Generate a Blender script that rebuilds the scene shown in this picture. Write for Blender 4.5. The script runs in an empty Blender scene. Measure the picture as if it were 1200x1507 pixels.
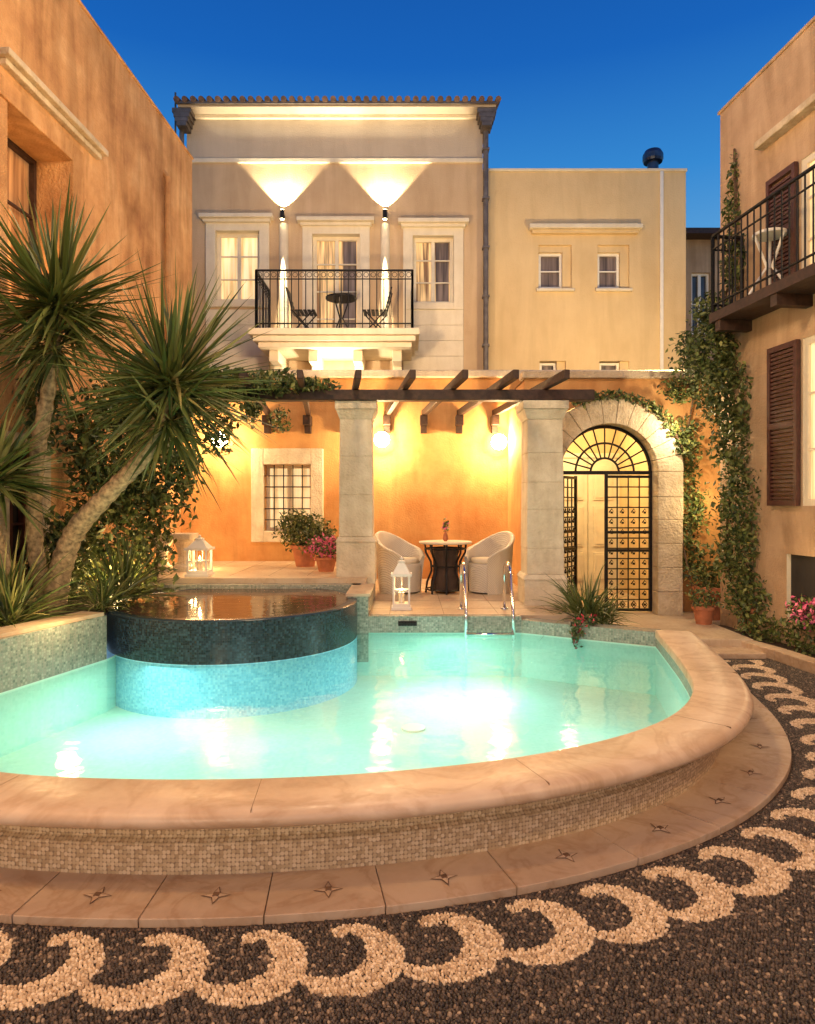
import bpy, math, random
import numpy as np
from mathutils import Vector, Matrix
random.seed(7); rng=np.random.default_rng(7)
scene=bpy.context.scene
COL=scene.collection
# ------------------------------------------------------------ materials
def newmat(name):
    m=bpy.data.materials.new(name); m.use_nodes=True
    nt=m.node_tree; b=nt.nodes['Principled BSDF']
    return m,nt,b
def N(nt,t,**k):
    n=nt.nodes.new(t)
    for a,v in k.items():
        if a in n.inputs: n.inputs[a].default_value=v
        else: setattr(n,a,v)
    return n
def rgba(c): return (c[0],c[1],c[2],1)
def ramp(nt,fac,stops):
    r=N(nt,'ShaderNodeValToRGB'); e=r.color_ramp.elements
    e[0].position=stops[0][0]; e[0].color=rgba(stops[0][1])
    e[1].position=stops[-1][0]; e[1].color=rgba(stops[-1][1])
    for p,c in stops[1:-1]:
        x=e.new(p); x.color=rgba(c)
    nt.links.new(fac,r.inputs[0]); return r.outputs[0]
def bump(nt,b,h,s,d=0.02):
    n=N(nt,'ShaderNodeBump',Strength=s,Distance=d); nt.links.new(h,n.inputs['Height']); nt.links.new(n.outputs[0],b.inputs['Normal'])
def coord(nt,which='Object'):
    return N(nt,'ShaderNodeTexCoord').outputs[which]
def plaster(name,c1,c2,c3=None,scale=1.2,bs=0.25,rough=0.85,streak=.45):
    m,nt,b=newmat(name); co=coord(nt)
    n1=N(nt,'ShaderNodeTexNoise',Scale=scale,Detail=6.0,Roughness=0.65); nt.links.new(co,n1.inputs['Vector'])
    col=ramp(nt,n1.outputs[0],[(0.3,c1),(0.5,c3 or [(a+d)/2 for a,d in zip(c1,c2)]),(0.72,c2)])
    mp=N(nt,'ShaderNodeMapping'); mp.inputs['Scale'].default_value=(3.1,3.1,.45); nt.links.new(co,mp.inputs[0])
    n3=N(nt,'ShaderNodeTexNoise',Scale=1.0,Detail=4.0,Roughness=.6,Distortion=.8); nt.links.new(mp.outputs[0],n3.inputs['Vector'])
    mx=N(nt,'ShaderNodeMix',data_type='RGBA',blend_type='MULTIPLY'); mx.inputs[0].default_value=streak
    nt.links.new(col,mx.inputs[6]); nt.links.new(ramp(nt,n3.outputs[0],[(0.35,(.62,.58,.52)),(0.6,(1,1,1))]),mx.inputs[7])
    nt.links.new(mx.outputs[2],b.inputs['Base Color'])
    n2=N(nt,'ShaderNodeTexNoise',Scale=38.0,Detail=2.0); nt.links.new(co,n2.inputs['Vector'])
    ad=N(nt,'ShaderNodeMath',operation='ADD'); nt.links.new(n2.outputs[0],ad.inputs[0]); nt.links.new(n1.outputs[0],ad.inputs[1])
    bump(nt,b,ad.outputs[0],bs,.03); b.inputs['Roughness'].default_value=rough
    b.inputs['Specular IOR Level'].default_value=.25
    return m
def simple(name,c,rough=.5,metal=0,var=.15,scale=8,bs=.1):
    m,nt,b=newmat(name); co=coord(nt)
    n1=N(nt,'ShaderNodeTexNoise',Scale=float(scale),Detail=3.0); nt.links.new(co,n1.inputs['Vector'])
    nt.links.new(ramp(nt,n1.outputs[0],[(0.3,[x*(1-var) for x in c]),(0.7,[min(1,x*(1+var)) for x in c])]),b.inputs['Base Color'])
    b.inputs['Roughness'].default_value=rough; b.inputs['Metallic'].default_value=metal
    if bs: bump(nt,b,n1.outputs[0],bs,.01)
    return m
def leafmat(name,stops,rough=.45):
    m,nt,b=newmat(name); g=N(nt,'ShaderNodeNewGeometry')
    nt.links.new(ramp(nt,g.outputs['Random Per Island'],stops),b.inputs['Base Color'])
    b.inputs['Roughness'].default_value=rough
    return m
def emis(name,c,s):
    m,nt,b=newmat(name); b.inputs['Base Color'].default_value=rgba(c)
    b.inputs['Emission Color'].default_value=rgba(c); b.inputs['Emission Strength'].default_value=s
    try: m.cycles.emission_sampling='NONE'
    except Exception: pass
    return m
def mosaic(name,stops,size=.02,uv=False,grout=(.3,.3,.28),rough=.2,rnd=.3,bs=.35):
    m,nt,b=newmat(name); co=coord(nt,'UV' if uv else 'Object')
    v=N(nt,'ShaderNodeTexVoronoi',Scale=1/size,Randomness=rnd); nt.links.new(co,v.inputs['Vector'])
    if uv: v.voronoi_dimensions='2D'
    sx=N(nt,'ShaderNodeSeparateColor'); nt.links.new(v.outputs['Color'],sx.inputs[0])
    col=ramp(nt,sx.outputs[0],stops)
    e=ramp(nt,v.outputs['Distance'],[(0.46,(1,1,1)),(0.58,(0,0,0))])
    mx=N(nt,'ShaderNodeMix',data_type='RGBA'); nt.links.new(e,mx.inputs[0]); mx.inputs[6].default_value=rgba(grout); nt.links.new(col,mx.inputs[7])
    nt.links.new(mx.outputs[2],b.inputs['Base Color']); b.inputs['Roughness'].default_value=rough
    bump(nt,b,e,bs,.004)
    return m
def marble(name,c1,c2,c3,scale=2.5,rough=.3,bs=.08,vein=.3):
    m,nt,b=newmat(name); co=coord(nt)
    n=N(nt,'ShaderNodeTexNoise',Scale=1.7,Detail=7.0,Roughness=.62,Distortion=.6); nt.links.new(co,n.inputs['Vector'])
    a=ramp(nt,n.outputs[0],[(0.3,c1),(0.5,c2),(.7,c3)])
    n4=N(nt,'ShaderNodeTexNoise',Scale=float(scale),Detail=5.0,Roughness=.55,Distortion=2.2); nt.links.new(co,n4.inputs['Vector'])
    g=ramp(nt,n4.outputs[0],[(0.44,(1,1,1)),(0.49,(.70,.58,.46)),(.50,(.72,.60,.48)),(0.56,(1,1,1))])
    mx=N(nt,'ShaderNodeMix',data_type='RGBA',blend_type='MULTIPLY'); mx.inputs[0].default_value=vein
    nt.links.new(a,mx.inputs[6]); nt.links.new(g,mx.inputs[7]); nt.links.new(mx.outputs[2],b.inputs['Base Color'])
    n2=N(nt,'ShaderNodeTexNoise',Scale=30.0,Detail=4.0); nt.links.new(co,n2.inputs['Vector'])
    nt.links.new(ramp(nt,n2.outputs[0],[(.3,(rough*.8,)*3),(.7,(min(1,rough*1.35),)*3)]),b.inputs['Roughness']); bump(nt,b,n2.outputs[0],bs,.01)
    return m

M_orange=plaster('orange_plaster',(.52,.24,.08),(.72,.42,.17),scale=1.6)
M_left=plaster('terracotta_plaster',(.38,.18,.075),(.76,.48,.24),(.60,.33,.14),scale=1.3,bs=.6,streak=.85)
M_beige=plaster('beige_plaster',(.50,.36,.22),(.60,.45,.29),scale=.8,streak=.35)
M_grey=plaster('upper_plaster',(.48,.40,.31),(.56,.48,.38),scale=1,streak=.2)
M_cream=plaster('cream_plaster',(.64,.47,.25),(.74,.57,.32),scale=.8,streak=.25)
M_rbld=plaster('tan_plaster',(.42,.28,.17),(.62,.44,.28),scale=1.2,bs=.4,streak=.7)
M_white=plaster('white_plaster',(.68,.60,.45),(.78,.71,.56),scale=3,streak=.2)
M_stone=plaster('limestone',(.60,.52,.38),(.80,.73,.58),scale=5,bs=.5,streak=.5)
M_stone2=plaster('worn_limestone',(.48,.38,.25),(.72,.61,.44),scale=6,bs=.65)
M_floor=marble('terrace_stone',(.42,.30,.19),(.54,.42,.29),(.60,.49,.35),scale=1.6,rough=.4)
M_coping=marble('coping_marble',(.54,.39,.25),(.66,.50,.34),(.74,.59,.42),scale=1.3,rough=.40,vein=.45)
M_slab=marble('slab_stone',(.40,.28,.18),(.54,.40,.27),(.62,.49,.34),scale=2.0,rough=.5,vein=.45)
M_slabd=simple('star_recess',(.16,.09,.05),.7,0,.3)
M_wood=simple('dark_wood',(.045,.022,.014),.6,0,.4,20,.3)
M_shut=simple('shutter_paint',(.07,.022,.016),.5,0,.3,20,.2)
M_iron=simple('black_iron',(.018,.016,.015),.45,.6,.3,30,0)
M_frame=simple('window_paint',(.74,.66,.50),.4,0,.06,8,0)
M_chrome=simple('chrome',(.8,.8,.8),.12,1,.05,8,0)
M_pipe=simple('pipe_metal',(.14,.12,.11),.5,.4,.3)
M_vent=simple('vent_metal',(.06,.08,.12),.3,.5,.3)
M_tile=simple('roof_tile',(.14,.08,.05),.8,0,.5,6,.4)
M_terra=simple('terracotta',(.42,.15,.07),.75,0,.25,10,.2)
M_trunk=simple('yucca_bark',(.38,.28,.16),.9,0,.55,25,.9)
M_stem=simple('vine_stem',(.10,.06,.035),.9,0,.4,25,.6)
M_soil=simple('soil',(.06,.04,.025),.95,0,.5,25,.8)
M_joint=simple('mortar',(.25,.17,.10),.95,0,.3,25,0)
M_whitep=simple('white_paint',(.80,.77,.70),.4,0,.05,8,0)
M_dark=simple('dark_interior',(.02,.016,.014),.8,0,.2)
M_cloth=simple('dark_cloth',(.05,.03,.022),.8,0,.3)
M_glassy=simple('night_glass',(.05,.06,.09),.08,0,.4,3,0)
m,nt,b=newmat('white_wicker'); co=coord(nt)
w1=N(nt,'ShaderNodeTexWave',Scale=28.0,bands_direction='Z'); w2=N(nt,'ShaderNodeTexWave',Scale=22.0,bands_direction='DIAGONAL')
nt.links.new(co,w1.inputs['Vector']); nt.links.new(co,w2.inputs['Vector'])
mm=N(nt,'ShaderNodeMath',operation='MULTIPLY'); nt.links.new(w1.outputs[0],mm.inputs[0]); nt.links.new(w2.outputs[0],mm.inputs[1])
nt.links.new(ramp(nt,mm.outputs[0],[(0,(.60,.53,.42)),(.4,(.86,.81,.70))]),b.inputs['Base Color']); bump(nt,b,mm.outputs[0],.8,.01); M_wicker=m
M_pw=leafmat('white_pebble',[(0,(.42,.29,.17)),(.5,(.66,.50,.31)),(1,(.86,.71,.50))],.5)
M_pd=leafmat('dark_pebble',[(0,(.018,.014,.012)),(.5,(.052,.038,.029)),(.82,(.115,.082,.058)),(.94,(.22,.155,.105)),(1,(.44,.33,.22))],.40)
m,nt,b=newmat('pebble_ground'); co=coord(nt)
v=N(nt,'ShaderNodeTexVoronoi',Scale=70.0); nt.links.new(co,v.inputs['Vector']); sx=N(nt,'ShaderNodeSeparateColor'); nt.links.new(v.outputs['Color'],sx.inputs[0])
nt.links.new(ramp(nt,sx.outputs[0],[(0,(.02,.015,.012)),(.6,(.055,.04,.03)),(1,(.14,.10,.07))]),b.inputs['Base Color'])
bump(nt,b,v.outputs['Distance'],.8,.01); b.inputs['Roughness'].default_value=.6; M_ground=m
M_mosout=mosaic('penny_mosaic',[(0,(.44,.32,.18)),(.5,(.58,.45,.27)),(1,(.72,.59,.39))],.0175,True,(.28,.20,.12),.32,rnd=.28)
M_mosgr=mosaic('green_mosaic',[(0,(.16,.20,.16)),(.5,(.27,.31,.25)),(1,(.42,.44,.35))],.022,False,(.3,.3,.25),.25)
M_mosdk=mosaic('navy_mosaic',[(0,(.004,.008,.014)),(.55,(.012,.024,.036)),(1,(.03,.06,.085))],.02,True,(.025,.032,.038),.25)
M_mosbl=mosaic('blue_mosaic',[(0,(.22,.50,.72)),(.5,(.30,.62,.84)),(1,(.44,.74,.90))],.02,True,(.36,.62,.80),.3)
M_pool=mosaic('pool_mosaic',[(0,(.52,.76,.66)),(.5,(.56,.79,.69)),(1,(.61,.82,.73))],.03,False,(.58,.79,.69),.5,bs=.05)
def watermat(name,tint,bs,sc,dark=None):
    m,nt,b=newmat(name); nt.nodes.remove(b); out=[n for n in nt.nodes if n.type=='OUTPUT_MATERIAL'][0]
    co=coord(nt); n=N(nt,'ShaderNodeTexNoise',Scale=sc,Detail=2.0); nt.links.new(co,n.inputs['Vector'])
    bp=N(nt,'ShaderNodeBump',Strength=bs,Distance=.02); nt.links.new(n.outputs[0],bp.inputs['Height'])
    fr=N(nt,'ShaderNodeFresnel',IOR=1.33); nt.links.new(bp.outputs[0],fr.inputs['Normal'])
    gl=N(nt,'ShaderNodeBsdfGlossy'); gl.inputs['Roughness'].default_value=.07; nt.links.new(bp.outputs[0],gl.inputs['Normal'])
    if dark: tr=N(nt,'ShaderNodeBsdfDiffuse'); tr.inputs[0].default_value=rgba(dark)
    else: tr=N(nt,'ShaderNodeBsdfTransparent'); tr.inputs[0].default_value=rgba(tint)
    mx=N(nt,'ShaderNodeMixShader'); nt.links.new(fr.outputs[0],mx.inputs[0]); nt.links.new(tr.outputs[0],mx.inputs[1]); nt.links.new(gl.outputs[0],mx.inputs[2])
    nt.links.new(mx.outputs[0],out.inputs[0]); return m
M_water=watermat('pool_water',(.87,.99,.97),.32,4.0)
M_spawater=watermat('spa_water',(.4,.5,.5),.16,7.0,dark=(.14,.085,.05))
def windowglow(name,c1,c2,s):
    m,nt,b=newmat(name); co=coord(nt)
    mp=N(nt,'ShaderNodeMapping'); mp.inputs['Scale'].default_value=(14,14,.8); nt.links.new(co,mp.inputs[0])
    n=N(nt,'ShaderNodeTexNoise',Scale=1.0,Detail=3.0); nt.links.new(mp.outputs[0],n.inputs['Vector'])
    c=ramp(nt,n.outputs[0],[(.35,c1),(.65,c2)]); nt.links.new(c,b.inputs['Base Color']); nt.links.new(c,b.inputs['Emission Color']); b.inputs['Emission Strength'].default_value=s
    try: m.cycles.emission_sampling='NONE'
    except Exception: pass
    return m
M_curtain=windowglow('lit_curtain',(.62,.42,.18),(1,.82,.48),.7)
M_room=windowglow('lit_room',(.16,.08,.035),(.85,.60,.28),.6)
M_amber=windowglow('amber_glow',(.22,.09,.03),(.55,.26,.09),.6)  # emission puts the orange light of the left recess into the pane
M_dimcur=windowglow('dim_curtain',(.05,.035,.03),(.18,.13,.11),.3)
M_bulb=emis('lamp_glass',(1,.80,.46),40)
M_flame=emis('candle_flame',(1,.6,.2),30)
M_yuc=leafmat('yucca_leaf',[(0,(.025,.05,.012)),(.45,(.09,.13,.03)),(.85,(.18,.21,.06)),(1,(.36,.31,.12))],.4)
M_leaf=leafmat('shrub_leaf',[(0,(.02,.04,.008)),(.5,(.06,.09,.02)),(1,(.14,.15,.04))],.5)
M_leafl=leafmat('light_leaf',[(0,(.05,.08,.02)),(.5,(.13,.17,.04)),(1,(.26,.27,.08))],.5)
M_pink=leafmat('pink_flower',[(0,(.5,.05,.15)),(1,(.8,.22,.38))],.6)
M_red=leafmat('red_flower',[(0,(.5,.02,.03)),(1,(.75,.08,.12))],.6)

# ------------------------------------------------------------ geometry helpers
class G:
    def __init__(s): s.v=[];s.f=[];s.m=[];s.mats=[];s.uv={}
    def mi(s,mat):
        if mat not in s.mats: s.mats.append(mat)
        return s.mats.index(mat)
    def add(s,vs,fs,mat,uvs=None):
        o=len(s.v); s.v+= [tuple(p) for p in vs]; k=s.mi(mat)
        for i,f in enumerate(fs):
            if uvs: s.uv[len(s.f)]=uvs[i]
            s.f.append(tuple(a+o for a in f)); s.m.append(k)
    def box(s,x0,x1,y0,y1,z0,z1,mat):
        x0,x1=sorted((x0,x1));y0,y1=sorted((y0,y1));z0,z1=sorted((z0,z1))
        vs=[(x,y,z) for z in(z0,z1) for y in(y0,y1) for x in(x0,x1)]
        s.add(vs,[(0,2,3,1),(4,5,7,6),(0,1,5,4),(2,6,7,3),(0,4,6,2),(1,3,7,5)],mat)
    def frust(s,x,y,z0,z1,a0,a1,mat):
        vs=[(x-a0,y-a0,z0),(x+a0,y-a0,z0),(x+a0,y+a0,z0),(x-a0,y+a0,z0),(x-a1,y-a1,z1),(x+a1,y-a1,z1),(x+a1,y+a1,z1),(x-a1,y+a1,z1)]
        s.add(vs,[(3,2,1,0),(4,5,6,7),(0,1,5,4),(1,2,6,5),(2,3,7,6),(3,0,4,7)],mat)
    def obox(s,c,u,hw,hd,z0,z1,mat):
        u=Vector((u[0],u[1])).normalized(); n=Vector((-u.y,u.x)); c=Vector(c[:2])
        ps=[c-u*hw-n*hd,c+u*hw-n*hd,c+u*hw+n*hd,c-u*hw+n*hd]
        vs=[(p.x,p.y,z0) for p in ps]+[(p.x,p.y,z1) for p in ps]
        s.add(vs,[(3,2,1,0),(4,5,6,7),(0,1,5,4),(1,2,6,5),(2,3,7,6),(3,0,4,7)],mat)
    def tube(s,pts,r,mat,n=8,cap=True):
        pts=[Vector(p) for p in pts]; k=len(pts)
        rs=r if isinstance(r,(list,tuple)) else [r]*k
        vs=[];fs=[]
        ref=None
        for i,p in enumerate(pts):
            d=(pts[min(i+1,k-1)]-pts[max(i-1,0)]).normalized()
            if ref is None: ref=Vector((0,0,1)) if abs(d.z)<.9 else Vector((1,0,0))
            a=(ref-d*ref.dot(d)).normalized(); ref=a; bb=d.cross(a)
            for j in range(n):
                t=2*math.pi*j/n; vs.append(p+a*math.cos(t)*rs[i]+bb*math.sin(t)*rs[i])
        for i in range(k-1):
            for j in range(n):
                j2=(j+1)%n; fs.append((i*n+j,i*n+j2,(i+1)*n+j2,(i+1)*n+j))
        if cap: fs.append(tuple(range(n-1,-1,-1))); fs.append(tuple((k-1)*n+j for j in range(n)))
        s.add(vs,fs,mat)
    def lathe(s,c,prof,mat,n=24,a0=0,a1=2*math.pi):
        vs=[];fs=[];k=len(prof);full=abs(a1-a0-2*math.pi)<1e-6; nn=n if full else n+1
        for j in range(nn):
            t=a0+(a1-a0)*j/n
            for r,z in prof: vs.append((c[0]+r*math.cos(t),c[1]+r*math.sin(t),c[2]+z))
        for j in range(n):
            j2=(j+1)%nn if full else j+1
            for i in range(k-1): fs.append((j*k+i,j2*k+i,j2*k+i+1,j*k+i+1))
        s.add(vs,fs,mat)
    def wall(s,x0,x1,z0,z1,y,mat,holes=(),rd=.2,rmat=None):
        xs=sorted(set([x0,x1]+[h[0] for h in holes]+[h[1] for h in holes]))
        zs=sorted(set([z0,z1]+[h[2] for h in holes]+[h[3] for h in holes]))
        for i in range(len(xs)-1):
            for j in range(len(zs)-1):
                cx=(xs[i]+xs[i+1])/2;cz=(zs[j]+zs[j+1])/2
                if any(h[0]<cx<h[1] and h[2]<cz<h[3] for h in holes): continue
                s.add([(xs[i],y,zs[j]),(xs[i+1],y,zs[j]),(xs[i+1],y,zs[j+1]),(xs[i],y,zs[j+1])],[(0,1,2,3)],mat)
        for a,b_,c,d in holes:
            q=[(a,c),(b_,c),(b_,d),(a,d)]
            for i in range(4):
                p,r=q[i],q[(i+1)%4]
                s.add([(p[0],y,p[1]),(r[0],y,r[1]),(r[0],y+rd,r[1]),(p[0],y+rd,p[1])],[(0,1,2,3)],rmat or mat)
    def window(s,x0,x1,z0,z1,y,panes=(2,2),fr=M_frame,glow=M_curtain,w=.05,mid=True,back=.08):
        s.box(x0,x0+w,y,y+.06,z0,z1,fr); s.box(x1-w,x1,y,y+.06,z0,z1,fr)
        s.box(x0+w,x1-w,y,y+.06,z0,z0+w,fr); s.box(x0+w,x1-w,y,y+.06,z1-w,z1,fr)
        for i in range(1,panes[0]):
            x=x0+(x1-x0)*i/panes[0]; ww=.035 if (mid and i==panes[0]//2) else .012
            s.box(x-ww,x+ww,y-.004,y+.05,z0+w,z1-w,fr)
        for j in range(1,panes[1]):
            z=z0+(z1-z0)*j/panes[1]; s.box(x0+w,x1-w,y+.008,y+.045,z-.012,z+.012,fr)
        s.add([(x0,y+back,z0),(x1,y+back,z0),(x1,y+back,z1),(x0,y+back,z1)],[(0,1,2,3)],glow)
    def obj(s,name,parent=None,smooth=False,bevel=0,loc=None,rotz=0):
        me=bpy.data.meshes.new(name); me.from_pydata(s.v,[],s.f)
        for mt in s.mats: me.materials.append(mt)
        me.polygons.foreach_set('material_index',s.m)
        if smooth: me.polygons.foreach_set('use_smooth',[True]*len(s.f))
        if s.uv:
            ul=me.uv_layers.new(name='UVMap')
            for fi,u in s.uv.items():
                p=me.polygons[fi]
                for li,c in zip(p.loop_indices,u): ul.data[li].uv=c
        me.update()
        o=bpy.data.objects.new(name,me); COL.objects.link(o)
        if bevel:
            bm=o.modifiers.new('b','BEVEL'); bm.width=bevel; bm.segments=2; bm.limit_method='ANGLE'
        if parent: o.parent=parent
        if loc: o.location=loc
        o.rotation_euler[2]=rotz
        return o
def empty(name,loc=(0,0,0),rotz=0):
    e=bpy.data.objects.new(name,None); COL.objects.link(e); e.location=loc; e.rotation_euler[2]=rotz; e.empty_display_size=.2; return e
def npmesh(name,V,F,mats,midx=None,smooth=False,parent=None):
    me=bpy.data.meshes.new(name); nv=len(V); nf,k=F.shape
    me.vertices.add(nv); me.vertices.foreach_set('co',V.astype(np.float32).ravel())
    me.loops.add(nf*k); me.loops.foreach_set('vertex_index',F.astype(np.int32).ravel())
    me.polygons.add(nf); me.polygons.foreach_set('loop_start',np.arange(0,nf*k,k,dtype=np.int32))
    try: me.polygons.foreach_set('loop_total',np.full(nf,k,dtype=np.int32))
    except Exception: pass
    for m_ in mats: me.materials.append(m_)
    if midx is not None: me.polygons.foreach_set('material_index',midx.astype(np.int32))
    me.polygons.foreach_set('use_smooth',np.full(nf,smooth,dtype=bool))
    me.update(calc_edges=True); me.validate()
    o=bpy.data.objects.new(name,me); COL.objects.link(o)
    if parent: o.parent=parent
    return o
def leaves(name,blobs,size=.06,mats=(M_leaf,),weights=None,parent=None,flat=.55):
    P=[]
    for (x,y,z,rx,ry,rz,n) in blobs:
        d=rng.normal(size=(n,3)); d/=np.linalg.norm(d,axis=1)[:,None]
        r=rng.uniform(.25,1.0,size=(n,1))**.6
        lump=1+.3*np.sin(d[:,:1]*7+x*9)*np.cos(d[:,1:2]*6+z*5)
        P.append(np.array([x,y,z])+d*r*lump*np.array([rx,ry,rz]))
    P=np.concatenate(P); n=len(P)
    a=rng.normal(size=(n,3)); a[:,2]-=.3; a/=np.linalg.norm(a,axis=1)[:,None]
    t=rng.normal(size=(n,3)); bb=np.cross(a,t); bb/=np.linalg.norm(bb,axis=1)[:,None]
    nn=np.cross(a,bb)
    L=(size*rng.uniform(.5,1.35,size=(n,1))); W=L*flat
    V=np.stack([P-a*L*.5, P+bb*W*.5+nn*L*.08, P+a*L*.6, P-bb*W*.5+nn*L*.08],axis=1).reshape(-1,3)
    F=np.arange(4*n).reshape(n,4)
    mi=rng.choice(len(mats),size=n,p=weights) if len(mats)>1 else None
    return npmesh(name,V,F,list(mats),mi,False,parent)
def blades(name,heads,mats,parent=None,segs=5):
    V=[];F=[];o=0
    for (x,y,z,L0,n,w0,droop,minz,ax) in heads:
        c=0
        while c<n:
            d=rng.normal(size=3)+np.array(ax)*.35; d/=np.linalg.norm(d)
            if d[2]<minz: continue
            c+=1
            L=L0*rng.uniform(.62,1.12); w=w0*rng.uniform(.8,1.2)
            side=np.cross(d,[0,0,1.0])+rng.normal(size=3)*.25; side-=d*side.dot(d); side/=np.linalg.norm(side)+1e-9
            up=np.cross(side,d)
            p=np.array([x,y,z])+d*.05+rng.normal(size=3)*.04
            dd=d.copy(); bend=droop*rng.uniform(.2,1.6)*(2.2 if rng.random()<.12 else 1)
            for k in range(segs+1):
                t=k/segs; ww=w*(.55+.9*t if t<.35 else .865*(1-((t-.35)/.65)**1.6)+.01)
                V+= [p-side*ww+up*ww*.45,p,p+side*ww+up*ww*.45]
                dd=dd+np.array([0,0,-1])*bend*t/segs*2; dd/=np.linalg.norm(dd); p=p+dd*L/segs
            for k in range(segs):
                b0=o+k*3
                F+=[(b0,b0+1,b0+4,b0+3),(b0+1,b0+2,b0+5,b0+4)]
            o+=3*(segs+1)
    return npmesh(name,np.array(V),np.array(F),list(mats),None,False,parent)

# ------------------------------------------------------------ pool curve
ctrl=[(2.40,6.58),(2.27,5.95),(2.12,5.25),(1.95,4.64),(1.74,4.22),(1.44,3.85),(1.05,3.55),(.55,3.30),(0,3.138),(-.46,3.06),(-.91,3.03),(-1.4,3.045),(-1.85,3.11),(-2.4,3.3),(-2.9,3.62),(-3.3,4.1)]
def catmull3(P,k):
    P=[np.array(p,float) for p in P]; out=[]
    for i in range(len(P)-1):
        p0=P[i-1] if i>0 else 2*P[0]-P[1]; p1=P[i];p2=P[i+1];p3=P[i+2] if i+2<len(P) else 2*P[-1]-P[-2]
        for j in range(k):
            t=j/k; out.append(.5*((2*p1)+(-p0+p2)*t+(2*p0-5*p1+4*p2-p3)*t*t+(-p0+3*p1-3*p2+p3)*t**3))
    out.append(P[-1]); return out
def sm(pts,k=6): return [tuple(p) for p in catmull3(pts,k)]
C=np.array(catmull3(ctrl,14))
for _ in range(12): C[1:-1]=.5*C[1:-1]+.25*(C[:-2]+C[2:])
T=np.gradient(C,axis=0); T/=np.linalg.norm(T,axis=1)[:,None]
Nn=np.stack([-T[:,1],T[:,0]],axis=1)
S=np.concatenate([[0],np.cumsum(np.linalg.norm(np.diff(C,axis=0),axis=1))])
grow=np.clip((C[:,1]-3.3)/2,0,1); grow=grow*grow*(3-2*grow)
def off(d,g=0): return C+Nn*(d*(1+g*grow))[:,None]
def sweep(g,prof,mat,i0=0,i1=None,gr=0,cap=False):
    i1=len(C)-1 if i1 is None else i1
    rings=[off(o_,gr) for o_,_ in prof]; k=len(prof)
    pl=[0]
    for a,b_ in zip(prof[:-1],prof[1:]): pl.append(pl[-1]+math.hypot(a[0]-b_[0],a[1]-b_[1]))
    vs=[];fs=[];uv=[]
    for i in range(i0,i1+1):
        for j,(o_,z) in enumerate(prof): vs.append((rings[j][i][0],rings[j][i][1],z))
    for i in range(i1-i0):
        for j in range(k-1):
            fs.append((i*k+j,i*k+j+1,(i+1)*k+j+1,(i+1)*k+j))
            s0,s1=S[i0+i]*1.06,S[i0+i+1]*1.06
            uv.append([(s0,pl[j]),(s0,pl[j+1]),(s1,pl[j+1]),(s1,pl[j])])
    g.add(vs,fs,mat,uv)
    if cap:
        n=len(vs); g.add([vs[j] for j in range(k)],[tuple(range(k))],mat); g.add([vs[n-k+j] for j in range(k)],[tuple(range(k-1,-1,-1))],mat)
NC=len(C)-1
pool=empty('swimming_pool')
g=G(); sweep(g,[(.13,.30),(.13,.175),(.145,.168),(.16,.16),(.16,.0)],M_mosout); g.obj('outer_wall',pool)
g=G(); prof=[(0,.30),(0,.362),(.008,.37),(.29,.37),(.318,.363),(.338,.348),(.345,.328),(.338,.308),(.318,.296),(.28,.292),(.10,.292)]
step=33; i=0
while i<NC:
    j=min(i+step,NC); sweep(g,prof,M_coping,i,j,0.06,cap=True); i=j
o=g.obj('coping',pool,smooth=True)
o.data.polygons.foreach_set('use_smooth',[len(p.vertices)==4 for p in o.data.polygons])
g=G()
for i in range(step,NC,step):
    a=off(.004,.06)[i]; b_=off(.335,.06)[i]
    mid=(a+b_)/2; g.obox(mid,b_-a,np.linalg.norm(b_-a)/2-.012,.0012,.300,.3704,M_joint)
g.obj('coping_joints',pool)
slab=empty('stone_slab_ring')
g=G();st=G(); i=0; step=13
while i<NC:
    j=min(i+step,NC)
    vs=[];A=off(.155,0);B=off(.465,.35)
    e=.002; zj=random.uniform(-.0012,.0012)
    sub=list(range(i,j+1))
    for q,ii in enumerate(sub):
        t=T[ii]*( e if q==0 else (-e if q==len(sub)-1 else 0))
        for P_,z in((A,-.01),(A,.03+zj),(B,.03+zj),(B,-.01)): vs.append((P_[ii][0]+t[0],P_[ii][1]+t[1],z))
    fs=[]
    for q in range(len(sub)-1):
        for w in range(1,3): fs.append((q*4+w,q*4+w+1,(q+1)*4+w+1,(q+1)*4+w))
    fs.append((0,1,2,3)); n=len(vs)-4; fs.append((n+3,n+2,n+1,n))
    g.add(vs,fs,M_slab)
    mi=(i+j)//2; c=(off(.32,.35)[mi]); u=T[mi]; nn=Nn[mi]
    for rad,z,mt in((.062,.0325,M_slabd),(.052,.0335,M_slab)):
        pts=[]
        for k in range(8):
            r=rad if k%2==0 else rad*.36
            an=k*math.pi/4; pts.append((c[0]+(u[0]*math.cos(an)+nn[0]*math.sin(an))*r,c[1]+(u[1]*math.cos(an)+nn[1]*math.sin(an))*r,z))
        st.add(pts+[(c[0],c[1],z+.004)],[(k,(k+1)%8,8) for k in range(8)],mt)
    st.obox(c,u,.012,.012,.03,.0385,M_slabd)
    i=j
g.obj('slabs',slab,bevel=.003); st.obj('carved_stars',slab)
LW=[(-3.3,4.1),(-2.98,4.96),(-2.68,6.05),(-2.62,7.35)]
BW=[(1.22,7.28),(2.40,6.58)]
poly=[tuple(c) for c in off(.003)]+LW[1:]+BW[:1]
ZW=.2; ZF=-.26
g=G(); g.add([(x,y,ZF) for x,y in poly],[tuple(range(len(poly)))[::-1]],M_pool); g.obj('pool_floor',pool)
g=G(); cl=poly+[poly[0]]
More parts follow.
